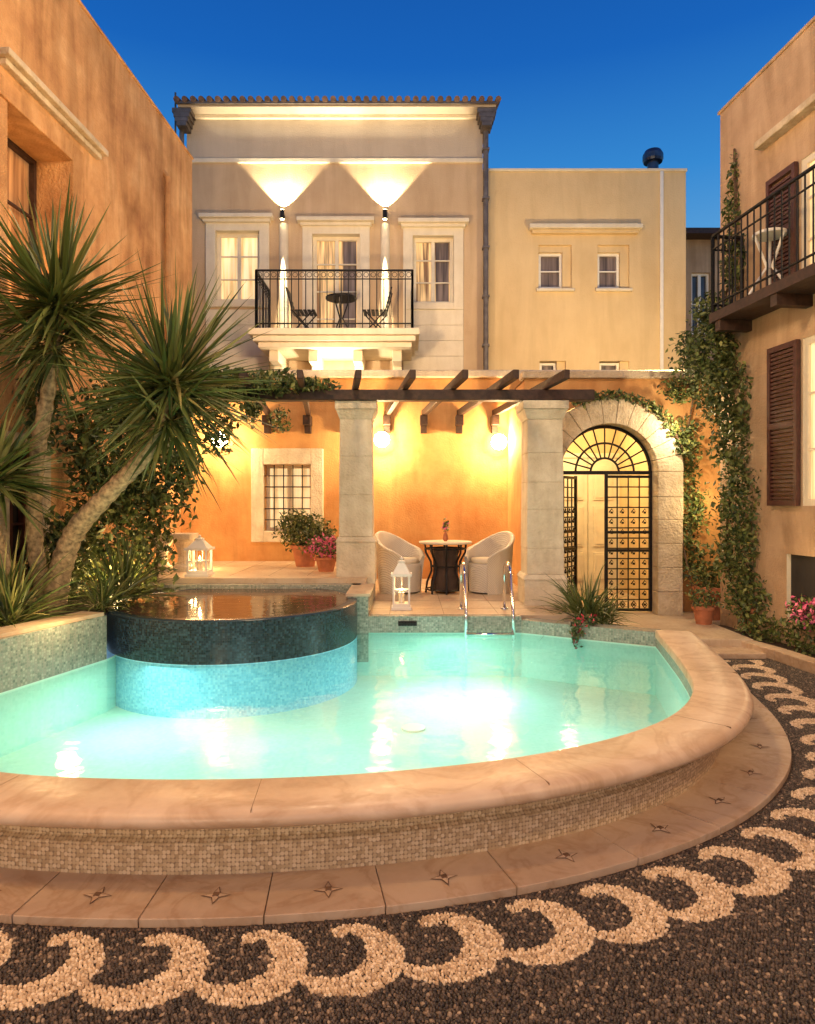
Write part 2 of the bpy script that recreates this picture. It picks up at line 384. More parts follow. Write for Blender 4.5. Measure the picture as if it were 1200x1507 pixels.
for a,b_ in zip(cl[:-1],cl[1:]):
    g.add([(a[0],a[1],ZF),(b_[0],b_[1],ZF),(b_[0],b_[1],.21),(a[0],a[1],.21)],[(0,1,2,3)],M_pool)
for a,b_ in zip(cl[:NC],cl[1:NC+1]):
    g.add([(a[0],a[1],.21),(b_[0],b_[1],.21),(b_[0],b_[1],.30),(a[0],a[1],.30)],[(0,1,2,3)],M_mosgr)
g.obj('pool_inner_wall',pool)
g=G(); g.add([(x,y,ZW) for x,y in poly],[tuple(range(len(poly)))[::-1]],M_water); g.obj('pool_water',pool)
g=G()
g.lathe((.05,5.6,ZF+.001),[(.10,0),(.10,.012),(.07,.016),(.001,.016)],M_whitep,20); g.obj('floor_drain',pool)
g=G()
def twall(a,b_,z0,z1,th,mat):
    a=Vector(a);b_=Vector(b_);d=(b_-a).normalized();n=Vector((-d.y,d.x))*th
    ps=[a,b_,b_+n,a+n]; vs=[(p.x,p.y,z0) for p in ps]+[(p.x,p.y,z1) for p in ps]
    g.add(vs,[(0,1,5,4),(1,2,6,5),(2,3,7,6),(3,0,4,7),(4,5,6,7)],mat)
zt=.2105
twall((-3.32,4.1),(-2.98,4.96),zt,.60,.22,M_mosgr); twall((-2.98,4.96),(-2.68,6.05),zt,.60,.22,M_mosgr)
twall((-.70,7.28),(1.22,7.28),zt,.385,.14,M_mosgr)
twall((1.22,7.28),(2.42,6.58),zt,.345,.20,M_mosgr)
g.obj('tiled_walls',pool)
g=G()
def capst(a,b_,z,th,w,mat):
    a=Vector(a);b_=Vector(b_);c=(a+b_)/2; g.obox(c,b_-a,(b_-a).length/2,w/2,z,z+th,mat)
capst((-3.42,4.15),(-2.8,6.05),.602,.03,.24,M_floor)
g.obj('left_wall_cap',pool)
g=G(); g.box(-.10,.10,7.268,7.278,.285,.335,M_dark)
for k in range(6): g.box(-.09+.032*k,-.078+.032*k,7.262,7.268,.285,.335,M_iron)
g.box(-.10,.10,7.255,7.261,.304,.314,M_iron)
g.obj('skimmer_grate',pool)
spa=empty('round_spa'); sc=(-1.78,7.1); sr=1.25
def cyl_uv(g,r,z0,z1,mat,n=96):
    vs=[];fs=[];uv=[]
    for j in range(n+1):
        t=2*math.pi*j/n; vs+=[(sc[0]+r*math.cos(t),sc[1]+r*math.sin(t),z0),(sc[0]+r*math.cos(t),sc[1]+r*math.sin(t),z1)]
    for j in range(n):
        fs.append((2*j,2*j+2,2*j+3,2*j+1)); u0=2*math.pi*j/n*r;u1=2*math.pi*(j+1)/n*r
        uv.append([(u0,z0),(u1,z0),(u1,z1),(u0,z1)])
    g.add(vs,fs,mat,uv)
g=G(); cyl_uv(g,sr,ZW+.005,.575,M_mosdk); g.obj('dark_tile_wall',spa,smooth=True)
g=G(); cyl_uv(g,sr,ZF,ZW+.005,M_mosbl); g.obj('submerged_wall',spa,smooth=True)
g=G(); g.lathe((sc[0],sc[1],0),[(sr,.575),(sr-.006,.583),(sr-.09,.588),(sr-.10,.572)],M_mosdk,96); g.obj('rim',spa,smooth=True)
g=G(); g.lathe((sc[0],sc[1],0),[(sr-.07,.584),(0.001,.584)],M_spawater,96); g.obj('spa_water',spa)

# ------------------------------------------------------------ ground + pebbles
g=G()
out=[tuple(p) for p in off(.17)]; n=len(out)
far=[]
for (x,y) in out:
    dx,dy=x-(-.5),y-5.5; l=math.hypot(dx,dy); far.append((-.5+dx/l*150,5.5+dy/l*150))
vs=[(x,y,-.004) for x,y in out]+[(x,y,-.004) for x,y in far]
g.add(vs,[(i,i+1,n+i+1,n+i) for i in range(n-1)],M_ground)
rear=[out[0],(2.60,7.50),(-3.7,7.60),out[-1]]
fr=[far[0],(150,155.5),(-150,155.5),far[-1]]
vs=[(x,y,-.004) for x,y in rear]+[(x,y,-.004) for x,y in fr]
g.add(vs,[(i,i+1,5+i,4+i) for i in range(3)],M_ground)
g.obj('ground')
sp=.0138
xs=np.arange(-2.3,4.3,sp); ys=np.arange(1.45,8.2,sp*.9)
X,Y=np.meshgrid(xs,ys); X=X+ (np.arange(len(ys))%2)[:,None]*sp/2
P=np.stack([X.ravel(),Y.ravel()],1); P+=rng.uniform(-.28,.28,size=P.shape)*sp
R0=off(.70,.30); RS=np.concatenate([[0],np.cumsum(np.linalg.norm(np.diff(R0,axis=0),axis=1))])
keep=(P[:,1]<6.9)|(P[:,0]>3.7); keep&=(np.abs(P[:,0])<.72*P[:,1]+.6); keep&=~((P[:,1]>3.6)&(P[:,0]<1.2)); keep&=(P[:,1]<3.6)|(P[:,0]>0)
P=P[keep]
sl=off(.475,.35)
def nearest(P,Cv):
    idx=np.empty(len(P),int)
    for a in range(0,len(P),4000):
        q=P[a:a+4000]; d=((q[:,None,:]-Cv[None])**2).sum(2); idx[a:a+4000]=d.argmin(1)
    return idx
i1=nearest(P,sl); d1=((P-sl[i1])*Nn[i1]).sum(1)
P=P[d1>0.004]
i2=nearest(P,R0); dv=P-R0[i2]; T2=np.gradient(R0,axis=0); T2/=np.linalg.norm(T2,axis=1)[:,None]; N2=np.stack([-T2[:,1],T2[:,0]],1)
s=RS[i2]+(dv*T2[i2]).sum(1); v=(dv*N2[i2]).sum(1)
PER=.350
u=(s-.04+.01*np.sin(s*5.3))%PER
white=np.zeros(len(P),bool)
for sh in(-2*PER,-PER,0,PER,2*PER):
    uu=u-PER/2-sh
    ve=v*1.06
    # running scroll: scalloped base band, each stem curling back over its dark bay
    dO=np.hypot(uu,ve); dI=np.hypot(uu-.062,ve+.036)
    ang=np.degrees(np.arctan2(-v,uu))
    w_=(dO<.204)&(dI>.134)&~((ang>-8)&(ang<86))
    w_|=(np.hypot(uu-.024,ve+.158)<.036)
    white|=w_
white&=~((v<-.20))
npb=len(P)
r=sp*.5*rng.uniform(.8,1.35,npb); asp=rng.uniform(.72,1.35,npb); rot=rng.uniform(0,6.28,npb); h=rng.uniform(.0035,.008,npb)+white*.002
th=np.arange(6)*math.pi/3
base=np.zeros((13,3)); base[0]=(0,0,1)
base[1:7,0]=.72*np.cos(th);base[1:7,1]=.72*np.sin(th);base[1:7,2]=.72
base[7:,0]=1.05*np.cos(th);base[7:,1]=1.05*np.sin(th);base[7:,2]=-.3
bx=base[None,:,0]*r[:,None]*asp[:,None]; by=base[None,:,1]*r[:,None]/asp[:,None]
cx=bx*np.cos(rot)[:,None]-by*np.sin(rot)[:,None]+P[:,:1]; cy=bx*np.sin(rot)[:,None]+by*np.cos(rot)[:,None]+P[:,1:]
tilt=rng.normal(size=(npb,2))*.18
cz=base[None,:,2]*h[:,None]+ (bx*tilt[:,:1]+by*tilt[:,1:])
V=np.stack([cx,cy,cz],2).reshape(-1,3)
fq=[]
for k in range(6):
    k2=(k+1)%6; fq.append((1+k,7+k,7+k2,1+k2))
ft=[(0,1,2,3),(0,3,4,5),(0,5,6,1)]
FB=np.array(fq+ft); F=(FB[None]+np.arange(npb)[:,None,None]*13).reshape(-1,4)
mi=np.repeat((~white).astype(int),9)
npmesh('pebble_mosaic_paving',V,F,[M_pw,M_pd],mi,True)

# ------------------------------------------------------------ terraces
t=empty('terrace')
g=G(); g.box(-.58,2.0,7.42,11,-.1,.375,M_floor)
for k in range(5): g.box(-.58,1.98,7.9+.62*k,7.905+.62*k,.375,.3765,M_joint)
for k in range(4): g.box(-.2+.6*k,-.195+.6*k,7.43,10.98,.3751,.3768,M_joint)
g.obj('seating_floor',t)
g=G(); g.box(-4.2,-.58,8.36,11.2,-.1,.66,M_floor); g.box(-3.4,-.50,8.22,8.50,.60,.69,M_floor); g.box(-3.3,-.56,8.05,8.30,-.1,.63,M_mosgr)
g.box(-.64,-.42,7.265,8.9,-.1,.60,M_mosgr); g.box(-.66,-.40,7.25,8.2,.602,.63,M_floor)
for k in range(6): g.box(-3.3+.5*k,-3.295+.5*k,8.52,11,.66,.6615,M_joint)
g.obj('upper_floor',t)
g=G(); g.box(2.0,4.6,8.6,9.5,-.1,.10,M_floor); g.box(2.25,3.75,7.35,8.6,-.1,.125,M_floor); g.box(2.35,3.95,7.0,8.7,-.1,.05,M_slab); g.obj('gate_steps',t,bevel=.01)
g=G(); g.box(1.98,2.25,7.0,8.55,-.1,.22,M_soil); g.box(1.62,1.98,7.30,7.42,0,.25,M_soil); g.obj('fern_bed',t)
g=G(); g.add([(-4.4,3.2,.56),(-3.55,3.9,.56),(-2.86,6.0,.56),(-2.7,8.3,.56),(-4.4,8.4,.56)],[(0,1,2,3,4)],M_soil); g.obj('planter_soil')

# ------------------------------------------------------------ back orange wall
w=empty('orange_courtyard_wall')
g=G()
win=(-2.32,-1.56,1.15,2.22)
g.wall(-4.0,2.3,.0,3.62,11,M_orange,[win],.3); g.add([(-4,11,3.62),(2.3,11,3.62),(2.3,11.4,3.62),(-4,11.4,3.62)],[(0,1,2,3)],M_orange)
g.obj('wall',w)
g=G(); g.box(-2.3,4.6,10.9,11.4,3.625,3.74,M_stone); g.obj('wall_cap',w,bevel=.015)
g=G(); a,b_,c,d=win
for (x0,x1,z0,z1) in((a-.2,a,c-.18,d+.26),(b_,b_+.2,c-.18,d+.26),(a,b_,d,d+.26),(a,b_,c-.18,c)): g.box(x0,x1,10.93,11.05,z0,z1,M_stone)
g.obj('window_surround',w,bevel=.012)
g=G(); g.window(a,b_,c,d,11.18,(2,3),glow=M_curtain)
for k in range(1,5): x=a+(b_-a)*k/5; g.tube([(x,11.05,c),(x,11.05,d)],.009,M_iron,6)
for k in range(1,6): z=c+(d-c)*k/6; g.tube([(a,11.04,z),(b_,11.04,z)],.008,M_iron,6)
g.obj('barred_window',w)
gw=empty('arched_gateway'); cx0,spz,ri=2.70,2.02,.645
g=G(); yo=9.40; ro=.98; top=3.32; n=24
arc=[(cx0+ro*math.cos(math.pi*k/n),spz+ro*math.sin(math.pi*k/n)) for k in range(n+1)]
for p,q in zip(arc[:-1],arc[1:]): g.add([(p[0],yo,p[1]),(q[0],yo,q[1]),(q[0],yo,top),(p[0],yo,top)],[(0,1,2,3)],M_orange)
g.add([(cx0+ro,yo,0),(5.2,yo,0),(5.2,yo,top),(cx0+ro,yo,top)],[(0,1,2,3)],M_orange)
g.add([(1.62,yo,spz-.6),(cx0-ro,yo,spz-.6),(cx0-ro,yo,top),(1.62,yo,top)],[(0,1,2,3)],M_orange)
g.add([(1.62,yo,0),(1.62,11,0),(1.62,11,top),(1.62,yo,top)],[(0,1,2,3)],M_orange)
g.box(1.62,5.2,yo+.003,11.3,top-.02,top-.001,M_orange)
g.obj('wall',gw)
g=G(); g.box(1.58,5.2,9.34,9.62,top+.001,top+.10,M_stone2); g.obj('wall_cap',gw,bevel=.015)
g=G(); y0=9.06; nv=13
def prism(pts,ya,yb,mat):
    k=len(pts); vs=[(p[0],ya,p[1]) for p in pts]+[(p[0],yb,p[1]) for p in pts]
    g.add(vs,[tuple(range(k))[::-1],tuple(range(k,2*k))]+[(i,(i+1)%k,k+(i+1)%k,k+i) for i in range(k)],mat)
for k in range(nv):
    a0=math.pi*k/nv+.003;a1=math.pi*(k+1)/nv-.003; rr=ro+random.uniform(-.008,.008)
    pts=[(cx0+ri*math.cos(a0+(a1-a0)*q/3),spz+ri*math.sin(a0+(a1-a0)*q/3)) for q in range(4)]
    pts+=[(cx0+rr*math.cos(a1-(a1-a0)*q/3),spz+rr*math.sin(a1-(a1-a0)*q/3)) for q in range(4)]
    prism(pts,y0+random.uniform(-.005,.005),9.45,M_stone2)
z=.10
while z<spz-.05:
    h_=random.uniform(.26,.34); z2=min(z+h_,spz)
    if spz-z2<.1: z2=spz
    for sx_ in(-1,1):
        xa,xb=cx0+sx_*ri,cx0+sx_*(ro+random.uniform(-.008,.008))
        g.box(xa,xb,y0+random.uniform(-.008,.008),9.45,z+.0015,z2-.0015,M_stone2)
    z=z2
g.obj('stone_surround',gw,bevel=.008)
g=G(); xa,xb=cx0-.75,cx0+.75
g.add([(xa-.3,9.46,.1),(xb+.3,9.46,.1),(xb+.3,11.8,.1),(xa-.3,11.8,.1)],[(0,1,2,3)],M_floor)
g.add([(xa,9.46,0),(xa,11.8,0),(xa,11.8,3.1),(xa,9.46,3.1)],[(0,1,2,3)],M_cream)
g.add([(xb+.2,9.46,0),(xb+.2,11.8,0),(xb+.2,11.8,3.1),(xb+.2,9.46,3.1)],[(3,2,1,0)],M_cream)
g.add([(xa-.3,11.8,0),(xb+.3,11.8,0),(xb+.3,11.8,3.1),(xa-.3,11.8,3.1)],[(0,1,2,3)],M_cream)
g.add([(xa-.3,9.46,3.1),(xb+.3,9.46,3.1),(xb+.3,11.8,3.1),(xa-.3,11.8,3.1)],[(3,2,1,0)],M_cream)
g.obj('passage',gw)
g=G()
x0,x1=2.62,3.62
g.box(x0-.08,x0,11.70,11.79,.1,2.38,M_frame);g.box(x1,x1+.08,11.70,11.79,.1,2.38,M_frame);g.box(x0-.08,x1+.08,11.70,11.79,2.38,2.46,M_frame)
for k in range(2):
    a=x0+.5*k+.005;b_=a+.49; g.box(a,b_,11.74,11.79,.1,2.375,M_frame)
    for (z0,z1) in((.25,.75),(.85,1.55),(1.65,2.25)):
        g.box(a+.08,b_-.08,11.715,11.74,z0,z1,M_frame); g.box(a+.12,b_-.12,11.70,11.715,z0+.04,z1-.04,M_frame)
g.obj('cream_double_door',gw,bevel=.008)
g=G(); yg=9.30
for r_ in(ri-.02,ri*.62,ri*.3):
    g.tube([(cx0+r_*math.cos(math.pi*k/24),yg,spz+r_*math.sin(math.pi*k/24)) for k in range(25)],.015 if r_<.6 else .024,M_iron,6)
for k in range(1,12):
    a=math.pi*k/12; g.tube([(cx0+ri*.3*math.cos(a),yg,spz+ri*.3*math.sin(a)),(cx0+(ri-.02)*math.cos(a),yg,spz+(ri-.02)*math.sin(a))],.011,M_iron,6)
g.box(cx0-ri,cx0+ri,yg-.02,yg+.02,spz-.03,spz+.02,M_iron)
def leaf_gate(xa,xb,hinge=None,ang=0):
    st=len(g.v)
    for x in(xa,xb): g.box(x-.02,x+.02,yg-.018,yg+.018,.12,spz-.03,M_iron)
    for z in(.14,.95,1.2,spz-.06): g.box(xa,xb,yg-.015,yg+.015,z-.018,z+.018,M_iron)
    nc=4
    for k in range(1,nc): x=xa+(xb-xa)*k/nc; g.tube([(x,yg,.14),(x,yg,spz-.04)],.010,M_iron,6)
    nr=13
    for j in range(1,nr): z=.14+(spz-.2)*j/nr; g.tube([(xa,yg,z),(xb,yg,z)],.009,M_iron,6)
    for k in range(nc):
        for j in range(nr):
            x=xa+(xb-xa)*(k+.5)/nc; z=.14+(spz-.2)*(j+.5)/nr
            if j in(10,11,12): continue
            q=.036
            g.tube([(x-q,yg,z),(x,yg,z+q*1.4),(x+q,yg,z),(x,yg,z-q*1.4),(x-q,yg,z)],.009,M_iron,5,cap=False)
            g.box(x-.014,x+.014,yg-.012,yg+.012,z-.014,z+.014,M_iron)
    if hinge is not None:
        ca,sa=math.cos(ang),math.sin(ang)
        for i in range(st,len(g.v)):
            x,y,z=g.v[i]; dx,dy=x-hinge,y-yg; g.v[i]=(hinge+dx*ca-dy*sa,yg+dx*sa+dy*ca,z)
leaf_gate(cx0+.02,cx0+ri-.02); leaf_gate(cx0-ri+.03,cx0-.01,cx0-ri+.02,math.radians(55))
g.obj('iron_gate',gw)
def column(name,x,y,w_,z0,z1):
    e=empty(name); g=G(); hw=w_/2
    ph=.52
    g.box(x-hw*1.14,x+hw*1.14,y-hw*1.14,y+hw*1.14,z0,z0+ph,M_stone); g.frust(x,y,z0+ph+.001,z0+ph+.06,hw*1.20,hw*1.05,M_stone)
    zs=[z0+ph+.062]
    while zs[-1]<z1-.62: zs.append(zs[-1]+random.uniform(.30,.52))
    zs[-1]=z1-.22 if z1-zs[-1]<.5 else zs[-1]
    if zs[-1]<z1-.23: zs.append(z1-.22)
    tot=z1-.22-zs[0]
    for a,b_ in zip(zs[:-1],zs[1:]):
        jx,jy=random.uniform(-.003,.003),random.uniform(-.004,.004)
        w0=hw*(1-.06*(a-zs[0])/tot); w1=hw*(1-.06*(b_-zs[0])/tot); g.frust(x+jx,y+jy,a+.0008,b_-.0008,w0,w1,M_stone)
    g.frust(x,y,z1-.219,z1-.10,hw*.96,hw*1.18,M_stone)
    g.box(x-hw*1.22,x+hw*1.22,y-hw*1.22,y+hw*1.22,z1-.098,z1,M_stone)
    g.obj('blocks',e,bevel=.005); return e
column('stone_column',-.64,8.62,.42,.60,2.86)
column('stone_column',1.66,8.40,.45,.16,2.83)
pg=empty('timber_pergola'); g=G()
g.box(-2.3,2.30,8.33,8.50,2.865,2.995,M_wood); g.obj('main_beam',pg,bevel=.01)
g=G()
for X0 in(-1.95,-1.3,-.64,-.03,.56,1.13,1.70):
    d=Vector((-.3,2.6)); a=Vector((X0+.09,7.62)); b_=Vector((X0-.3,10.98)); c=(a+b_)/2
    g.obox(c,b_-a,(b_-a).length/2,.035,2.997,3.10,M_wood)
    g.box(b_.x-.06,b_.x+.06,10.75,10.99,2.84,2.995,M_wood); g.box(b_.x-.05,b_.x+.05,10.86,10.985,2.72,2.838,M_wood)
g.obj('rafters',pg,bevel=.008)
def sconce(x,y,z):
    g=G(); g.box(x-.05,x+.05,y-.03,y,z-.09,z+.09,M_iron); g.tube([(x,y-.02,z+.03),(x,y-.10,z+.12),(x,y-.15,z+.10)],.008,M_iron,6)
    g.lathe((x,y-.15,z-.13),[(.001,0),(.06,.012),(.11,.06),(.125,.125),(.11,.19),(.06,.238),(.001,.25)],M_bulb,20); g.obj('wall_lamp',smooth=True)
def light(name,loc,W,c=(1,.62,.28),r=.05,typ='POINT',rot=None,size=None,spot=None,blend=.5,par=None):
    L=bpy.data.lights.new(name,typ); L.energy=W; L.color=c
    if typ in('POINT','SPOT'): L.shadow_soft_size=r
    if typ=='AREA': L.shape='DISK'; L.size=size
    if spot: L.spot_size=math.radians(spot); L.spot_blend=blend
    o=bpy.data.objects.new(name,L); COL.objects.link(o); o.location=loc
    if rot is not None:
        d=Vector(rot)-Vector(loc); o.rotation_euler=d.to_track_quat('-Z','Y').to_euler()
    if par: o.parent=par
    return o
WARM=(1,.62,.26); WW=(1,.76,.47)
for x,z,W_ in((-.41,2.62,130),(1.46,2.58,130),(-3.0,2.62,90)):
    sconce(x,10.99,z); light('wall_lamp_light',(x,10.66,z),W_,(1,.67,.32),.04)

# ------------------------------------------------------------ hotel building
hb=empty('hotel_building')
g=G()
H=[(-3.95,-3.05,5.77,7.20),(-1.96,-.98,4.86,7.13),(.11,.95,5.72,7.10)]
g.wall(-4.55,1.55,1.0,8.60,14,M_beige,H,.25,M_white)
g.wall(-4.55,1.55,8.70,9.50,14,M_grey)
g.add([(1.55,14,1),(1.55,18,1),(1.55,18,9.5),(1.55,14,9.5)],[(0,1,2,3)],M_beige); g.add([(-4.55,14,1),(-4.55,18,1),(-4.55,18,9.5),(-4.55,14,9.5)],[(3,2,1,0)],M_beige)
g.obj('walls',hb)
g=G(); g.box(-4.6,1.58,13.95,14.02,8.60,8.69,M_white)
g.box(-4.58,1.60,13.93,14.0,9.50,9.57,M_white)
g.obj('cornice',hb,bevel=.01)
g=G()
for (a,b_,c,d) in H:
    s_=.2; zb=c if c<5 else c-.14
    g.box(a-s_,a,13.95,14.02,zb,d+.2,M_white); g.box(b_,b_+s_,13.95,14.02,zb,d+.2,M_white); g.box(a,b_,13.95,14.02,d,d+.2,M_white)
    if c>5: g.box(a,b_,13.93,14.02,c-.14,c,M_white)
    g.box(a-s_-.1,b_+s_+.1,13.80,14.02,d+.22,d+.30,M_white); g.box(a-s_-.04,b_+s_+.04,13.87,14.02,d+.155,d+.218,M_white)
for k in range(4): g.box(-.09,1.15,13.96,14.02,4.3+.32*k+.002,4.3+.32*(k+1)-.002,M_white)
for k in range(4): g.box(-4.15,-2.85,13.96,14.02,4.3+.32*k+.002,4.3+.32*(k+1)-.002,M_white)
g.obj('window_surrounds',hb,bevel=.008)
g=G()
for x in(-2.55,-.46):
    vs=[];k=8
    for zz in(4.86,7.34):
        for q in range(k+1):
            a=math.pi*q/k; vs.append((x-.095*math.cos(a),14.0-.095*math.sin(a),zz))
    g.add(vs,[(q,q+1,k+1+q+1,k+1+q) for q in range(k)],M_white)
g.obj('half_round_streak_strips',hb,smooth=True)  # strips added to catch the down spots as sharp streaks of light
g=G()
for i,(a,b_,c,d) in enumerate(H): g.window(a,b_,c,d,14.12,(2,3 if i!=1 else 4),glow=M_curtain if i==0 else M_room,w=.07)
for (a,b_,c,d) in H[1:]:
    g.box(b_-.36,b_-.09,14.185,14.195,c+.05,d-.07,M_dimcur)
g.obj('windows',hb)
g=G()
g.box(-4.62,1.78,13.66,14.0,9.572,9.62,M_grey); g.add([(-4.66,13.62,9.63),(1.82,13.62,9.63),(1.82,16.2,10.3),(-4.66,16.2,10.3)],[(0,1,2,3)],M_tile)
g.add([(-4.66,18.9,9.63),(1.82,18.9,9.63),(1.82,16.2,10.3),(-4.66,16.2,10.3)],[(3,2,1,0)],M_tile)
x=-4.62
while x<1.82:
    g.tube([(x,13.56,9.67),(x,16.2,10.36)],.06,M_tile,8); x+=.165
g.box(-4.66,1.82,13.59,13.63,9.60,9.65,M_pipe)
g.obj('roof',hb)
g=G()
for sx_,xx in((-1,-4.55),(1,1.60)):
    for k in range(4): g.box(xx-.10-.03*k,xx+.10+.03*k,13.66,13.98,9.20+.09*k,9.285+.09*k,M_pipe)
g.tube([(1.60,13.88,9.2),(1.60,13.88,8.9),(1.60,13.88,3.8)],.055,M_pipe,10)
for z in(8.8,7.8,6.8,5.8,4.8): g.box(1.53,1.67,13.81,13.99,z,z+.04,M_pipe)
g.tube([(-4.62,13.9,9.2),(-4.62,13.9,3.8)],.05,M_pipe,10); g.tube([(-4.75,13.9,8.6),(-4.75,13.9,10.0)],.02,M_pipe,6)
g.obj('gutter_pipes',hb)
g=G(); H2=[(2.73,3.42,6.06,6.98),(3.96,4.62,6.06,6.98),(2.75,3.3,3.9,4.56),(4.0,4.62,3.9,4.56)]
g.wall(1.55,5.80,1.0,8.50,14.15,M_cream,H2,.22,M_cream); g.add([(5.8,14.15,1),(5.8,18,1),(5.8,18,8.5),(5.8,14.15,8.5)],[(0,1,2,3)],M_cream)
g.box(1.56,5.80,14.16,18,8.48,8.499,M_cream)
g.obj('wing_walls',hb)
g=G(); g.box(1.57,5.82,14.11,14.35,8.502,8.56,M_white); g.box(2.52,4.85,13.98,14.16,7.27,7.36,M_white); g.box(2.58,4.79,14.05,14.16,7.19,7.268,M_cream)
g.box(5.25,5.32,14.10,14.14,2.5,8.50,M_whitep)  # white paint stands in for the vertical streak of light
for (a,b_,c,d) in H2[:2]: g.box(a-.05,b_+.05,14.08,14.16,c-.06,c,M_white)
g.obj('wing_trim_and_streak',hb,bevel=.01)
g=G()
for a,b_,c,d in H2:
    g.window(a+.02,b_-.18,c+.03,d-.14 if d>5 else d-.02,14.27,(1,2),glow=M_dimcur,fr=M_whitep,w=.05); g.box(b_-.18,b_,14.20,14.36,c,d,M_cream)
    if d>5: g.box(a,b_-.18,14.20,14.36,d-.14,d,M_cream)
g.obj('wing_windows',hb)
g=G(); g.tube([(5.42,15,8.4),(5.42,15,9.15)],.12,M_vent,16); g.lathe((5.42,15,9.12),[(.001,.0),(.20,.0),(.22,.05),(.22,.16),(.17,.25),(.001,.29)],M_vent,18); g.tube([(5.42,15,8.8),(5.42,15,8.86)],.15,M_vent,16); g.obj('roof_vent',hb)
g=G(); g.box(-2.95,.22,12.55,13.92,4.72,4.84,M_white); g.box(-2.88,.15,12.62,13.94,4.62,4.718,M_white); g.box(-2.80,.08,12.72,13.95,4.52,4.618,M_white)
for x in(-2.55,-1.8,-.95,-.2): g.box(x-.09,x+.09,12.95,13.96,4.30,4.518,M_white); g.box(x-.09,x+.09,13.4,13.96,4.05,4.298,M_white)
g.obj('balcony_slab',hb,bevel=.012)
def rail(g,pts,z0,z1,sp_=.13,deco=True):
    for a,b_ in zip(pts[:-1],pts[1:]):
        a=Vector(a);b_=Vector(b_);L=(b_-a).length;n=max(2,int(L/sp_))
        for z,r_ in((z1,.022),(z1-.16,.012),(z0+.10,.014)): g.tube([(a.x,a.y,z),(b_.x,b_.y,z)],r_,M_iron,6)
        for k in range(n+1):
            p=a+(b_-a)*k/n; g.tube([(p.x,p.y,z0),(p.x,p.y,z1)],.022 if k in(0,n) else .009,M_iron,6)
            if deco and k<n:
                q=a+(b_-a)*(k+.5)/n; dr=(b_-a).normalized()
                g.tube([(q.x+dr.x*.045*math.cos(t*math.pi/4),q.y+dr.y*.045*math.cos(t*math.pi/4),z1-.08+.045*math.sin(t*math.pi/4)) for t in range(9)],.006,M_iron,5,cap=False)
g=G(); rail(g,[(-2.82,13.9),(-2.82,12.64),(.09,12.64),(.09,13.9)],4.842,5.93); g.obj('balcony_railing',hb)
def iron_table(g,x,y,z,r_=.3,h_=.7,mt=M_iron):
    g.lathe((x,y,z),[(.001,h_),(r_,h_),(r_,h_-.03),(.001,h_-.03)],mt,20)
    for k in range(3):
        a=k*2.094+.4; g.tube([(x+.16*math.cos(a),y+.16*math.sin(a),z+h_-.03),(x+.03*math.cos(a),y+.03*math.sin(a),z+h_*.45),(x+.22*math.cos(a),y+.22*math.sin(a),z)],.015,mt,6)
def iron_chair(g,x,y,z,d,mt=M_iron):
    for sy in(-.2,.2):
        g.tube([(x-.2*d,y+sy,z),(x+.2*d,y+sy,z+.44)],.013,mt,6); g.tube([(x+.2*d,y+sy,z),(x-.2*d,y+sy,z+.44),(x-.32*d,y+sy,z+.88)],.013,mt,6)
    for k in range(6): xx=x-.2*d+.08*k*d; g.box(xx-.03,xx+.03,y-.2,y+.2,z+.43,z+.45,mt)
    for k in range(4): zz=z+.55+.09*k; xx=x-.2*d-(zz-z-.44)*.27*d; g.box(xx-.01,xx+.01,y-.2,y+.2,zz,zz+.05,mt)
g=G(); iron_table(g,-1.28,13.1,4.842,.30,.72); g.obj('balcony_table')
g=G(); iron_chair(g,-2.0,13.15,4.842,1); g.obj('balcony_chair')
g=G(); iron_chair(g,-.62,13.15,4.842,-1); g.obj('balcony_chair')
for x in(-2.55,-.46):
    g=G(); g.tube([(x,13.82,7.38),(x,13.82,7.56)],.045,M_iron,12); g.box(x-.03,x+.03,13.82,14,7.44,7.50,M_iron); g.tube([(x,13.82,7.562),(x,13.82,7.566)],.04,M_bulb,12); g.tube([(x,13.82,7.374),(x,13.82,7.378)],.04,M_bulb,12); g.obj('facade_uplight')
    light('facade_up',(x,13.84,7.58),480,(1,.84,.54),.02,'SPOT',(x,13.97,9.0),spot=88,blend=.22)
    light('facade_down',(x,13.78,7.34),3600,(1,.84,.54),.01,'SPOT',(x,13.93,5.2),spot=12,blend=.5)
light('under_balcony_lamp',(-1.4,13.1,3.95),130,WW,.05)
light('facade_wash',(4.4,10.4,3.9),640,(1,.70,.34),.2,'SPOT',(3.6,14.2,5.8),spot=140,blend=1)
light('facade_wash',(-1.0,9.4,4.2),640,(1,.68,.39),.2,'SPOT',(-1.2,14.2,7.4),spot=120,blend=1)

g=G(); g.wall(6.2,11,0,8.0,16.5,M_rbld,[(6.9,7.35,5.7,7.2)],.15); g.window(6.9,7.35,5.7,7.2,16.58,(2,2),glow=M_glassy,fr=M_whitep)
g.box(6.0,11,16.1,16.6,8.0,8.12,M_wood); g.add([(6.2,16.5,0),(6.2,22,0),(6.2,22,8),(6.2,16.5,8)],[(3,2,1,0)],M_rbld)
g.add([(5.95,16.1,8.13),(11,16.1,8.13),(11,19,9.1),(5.95,19,9.1)],[(0,1,2,3)],M_tile); g.obj('neighbouring_house')

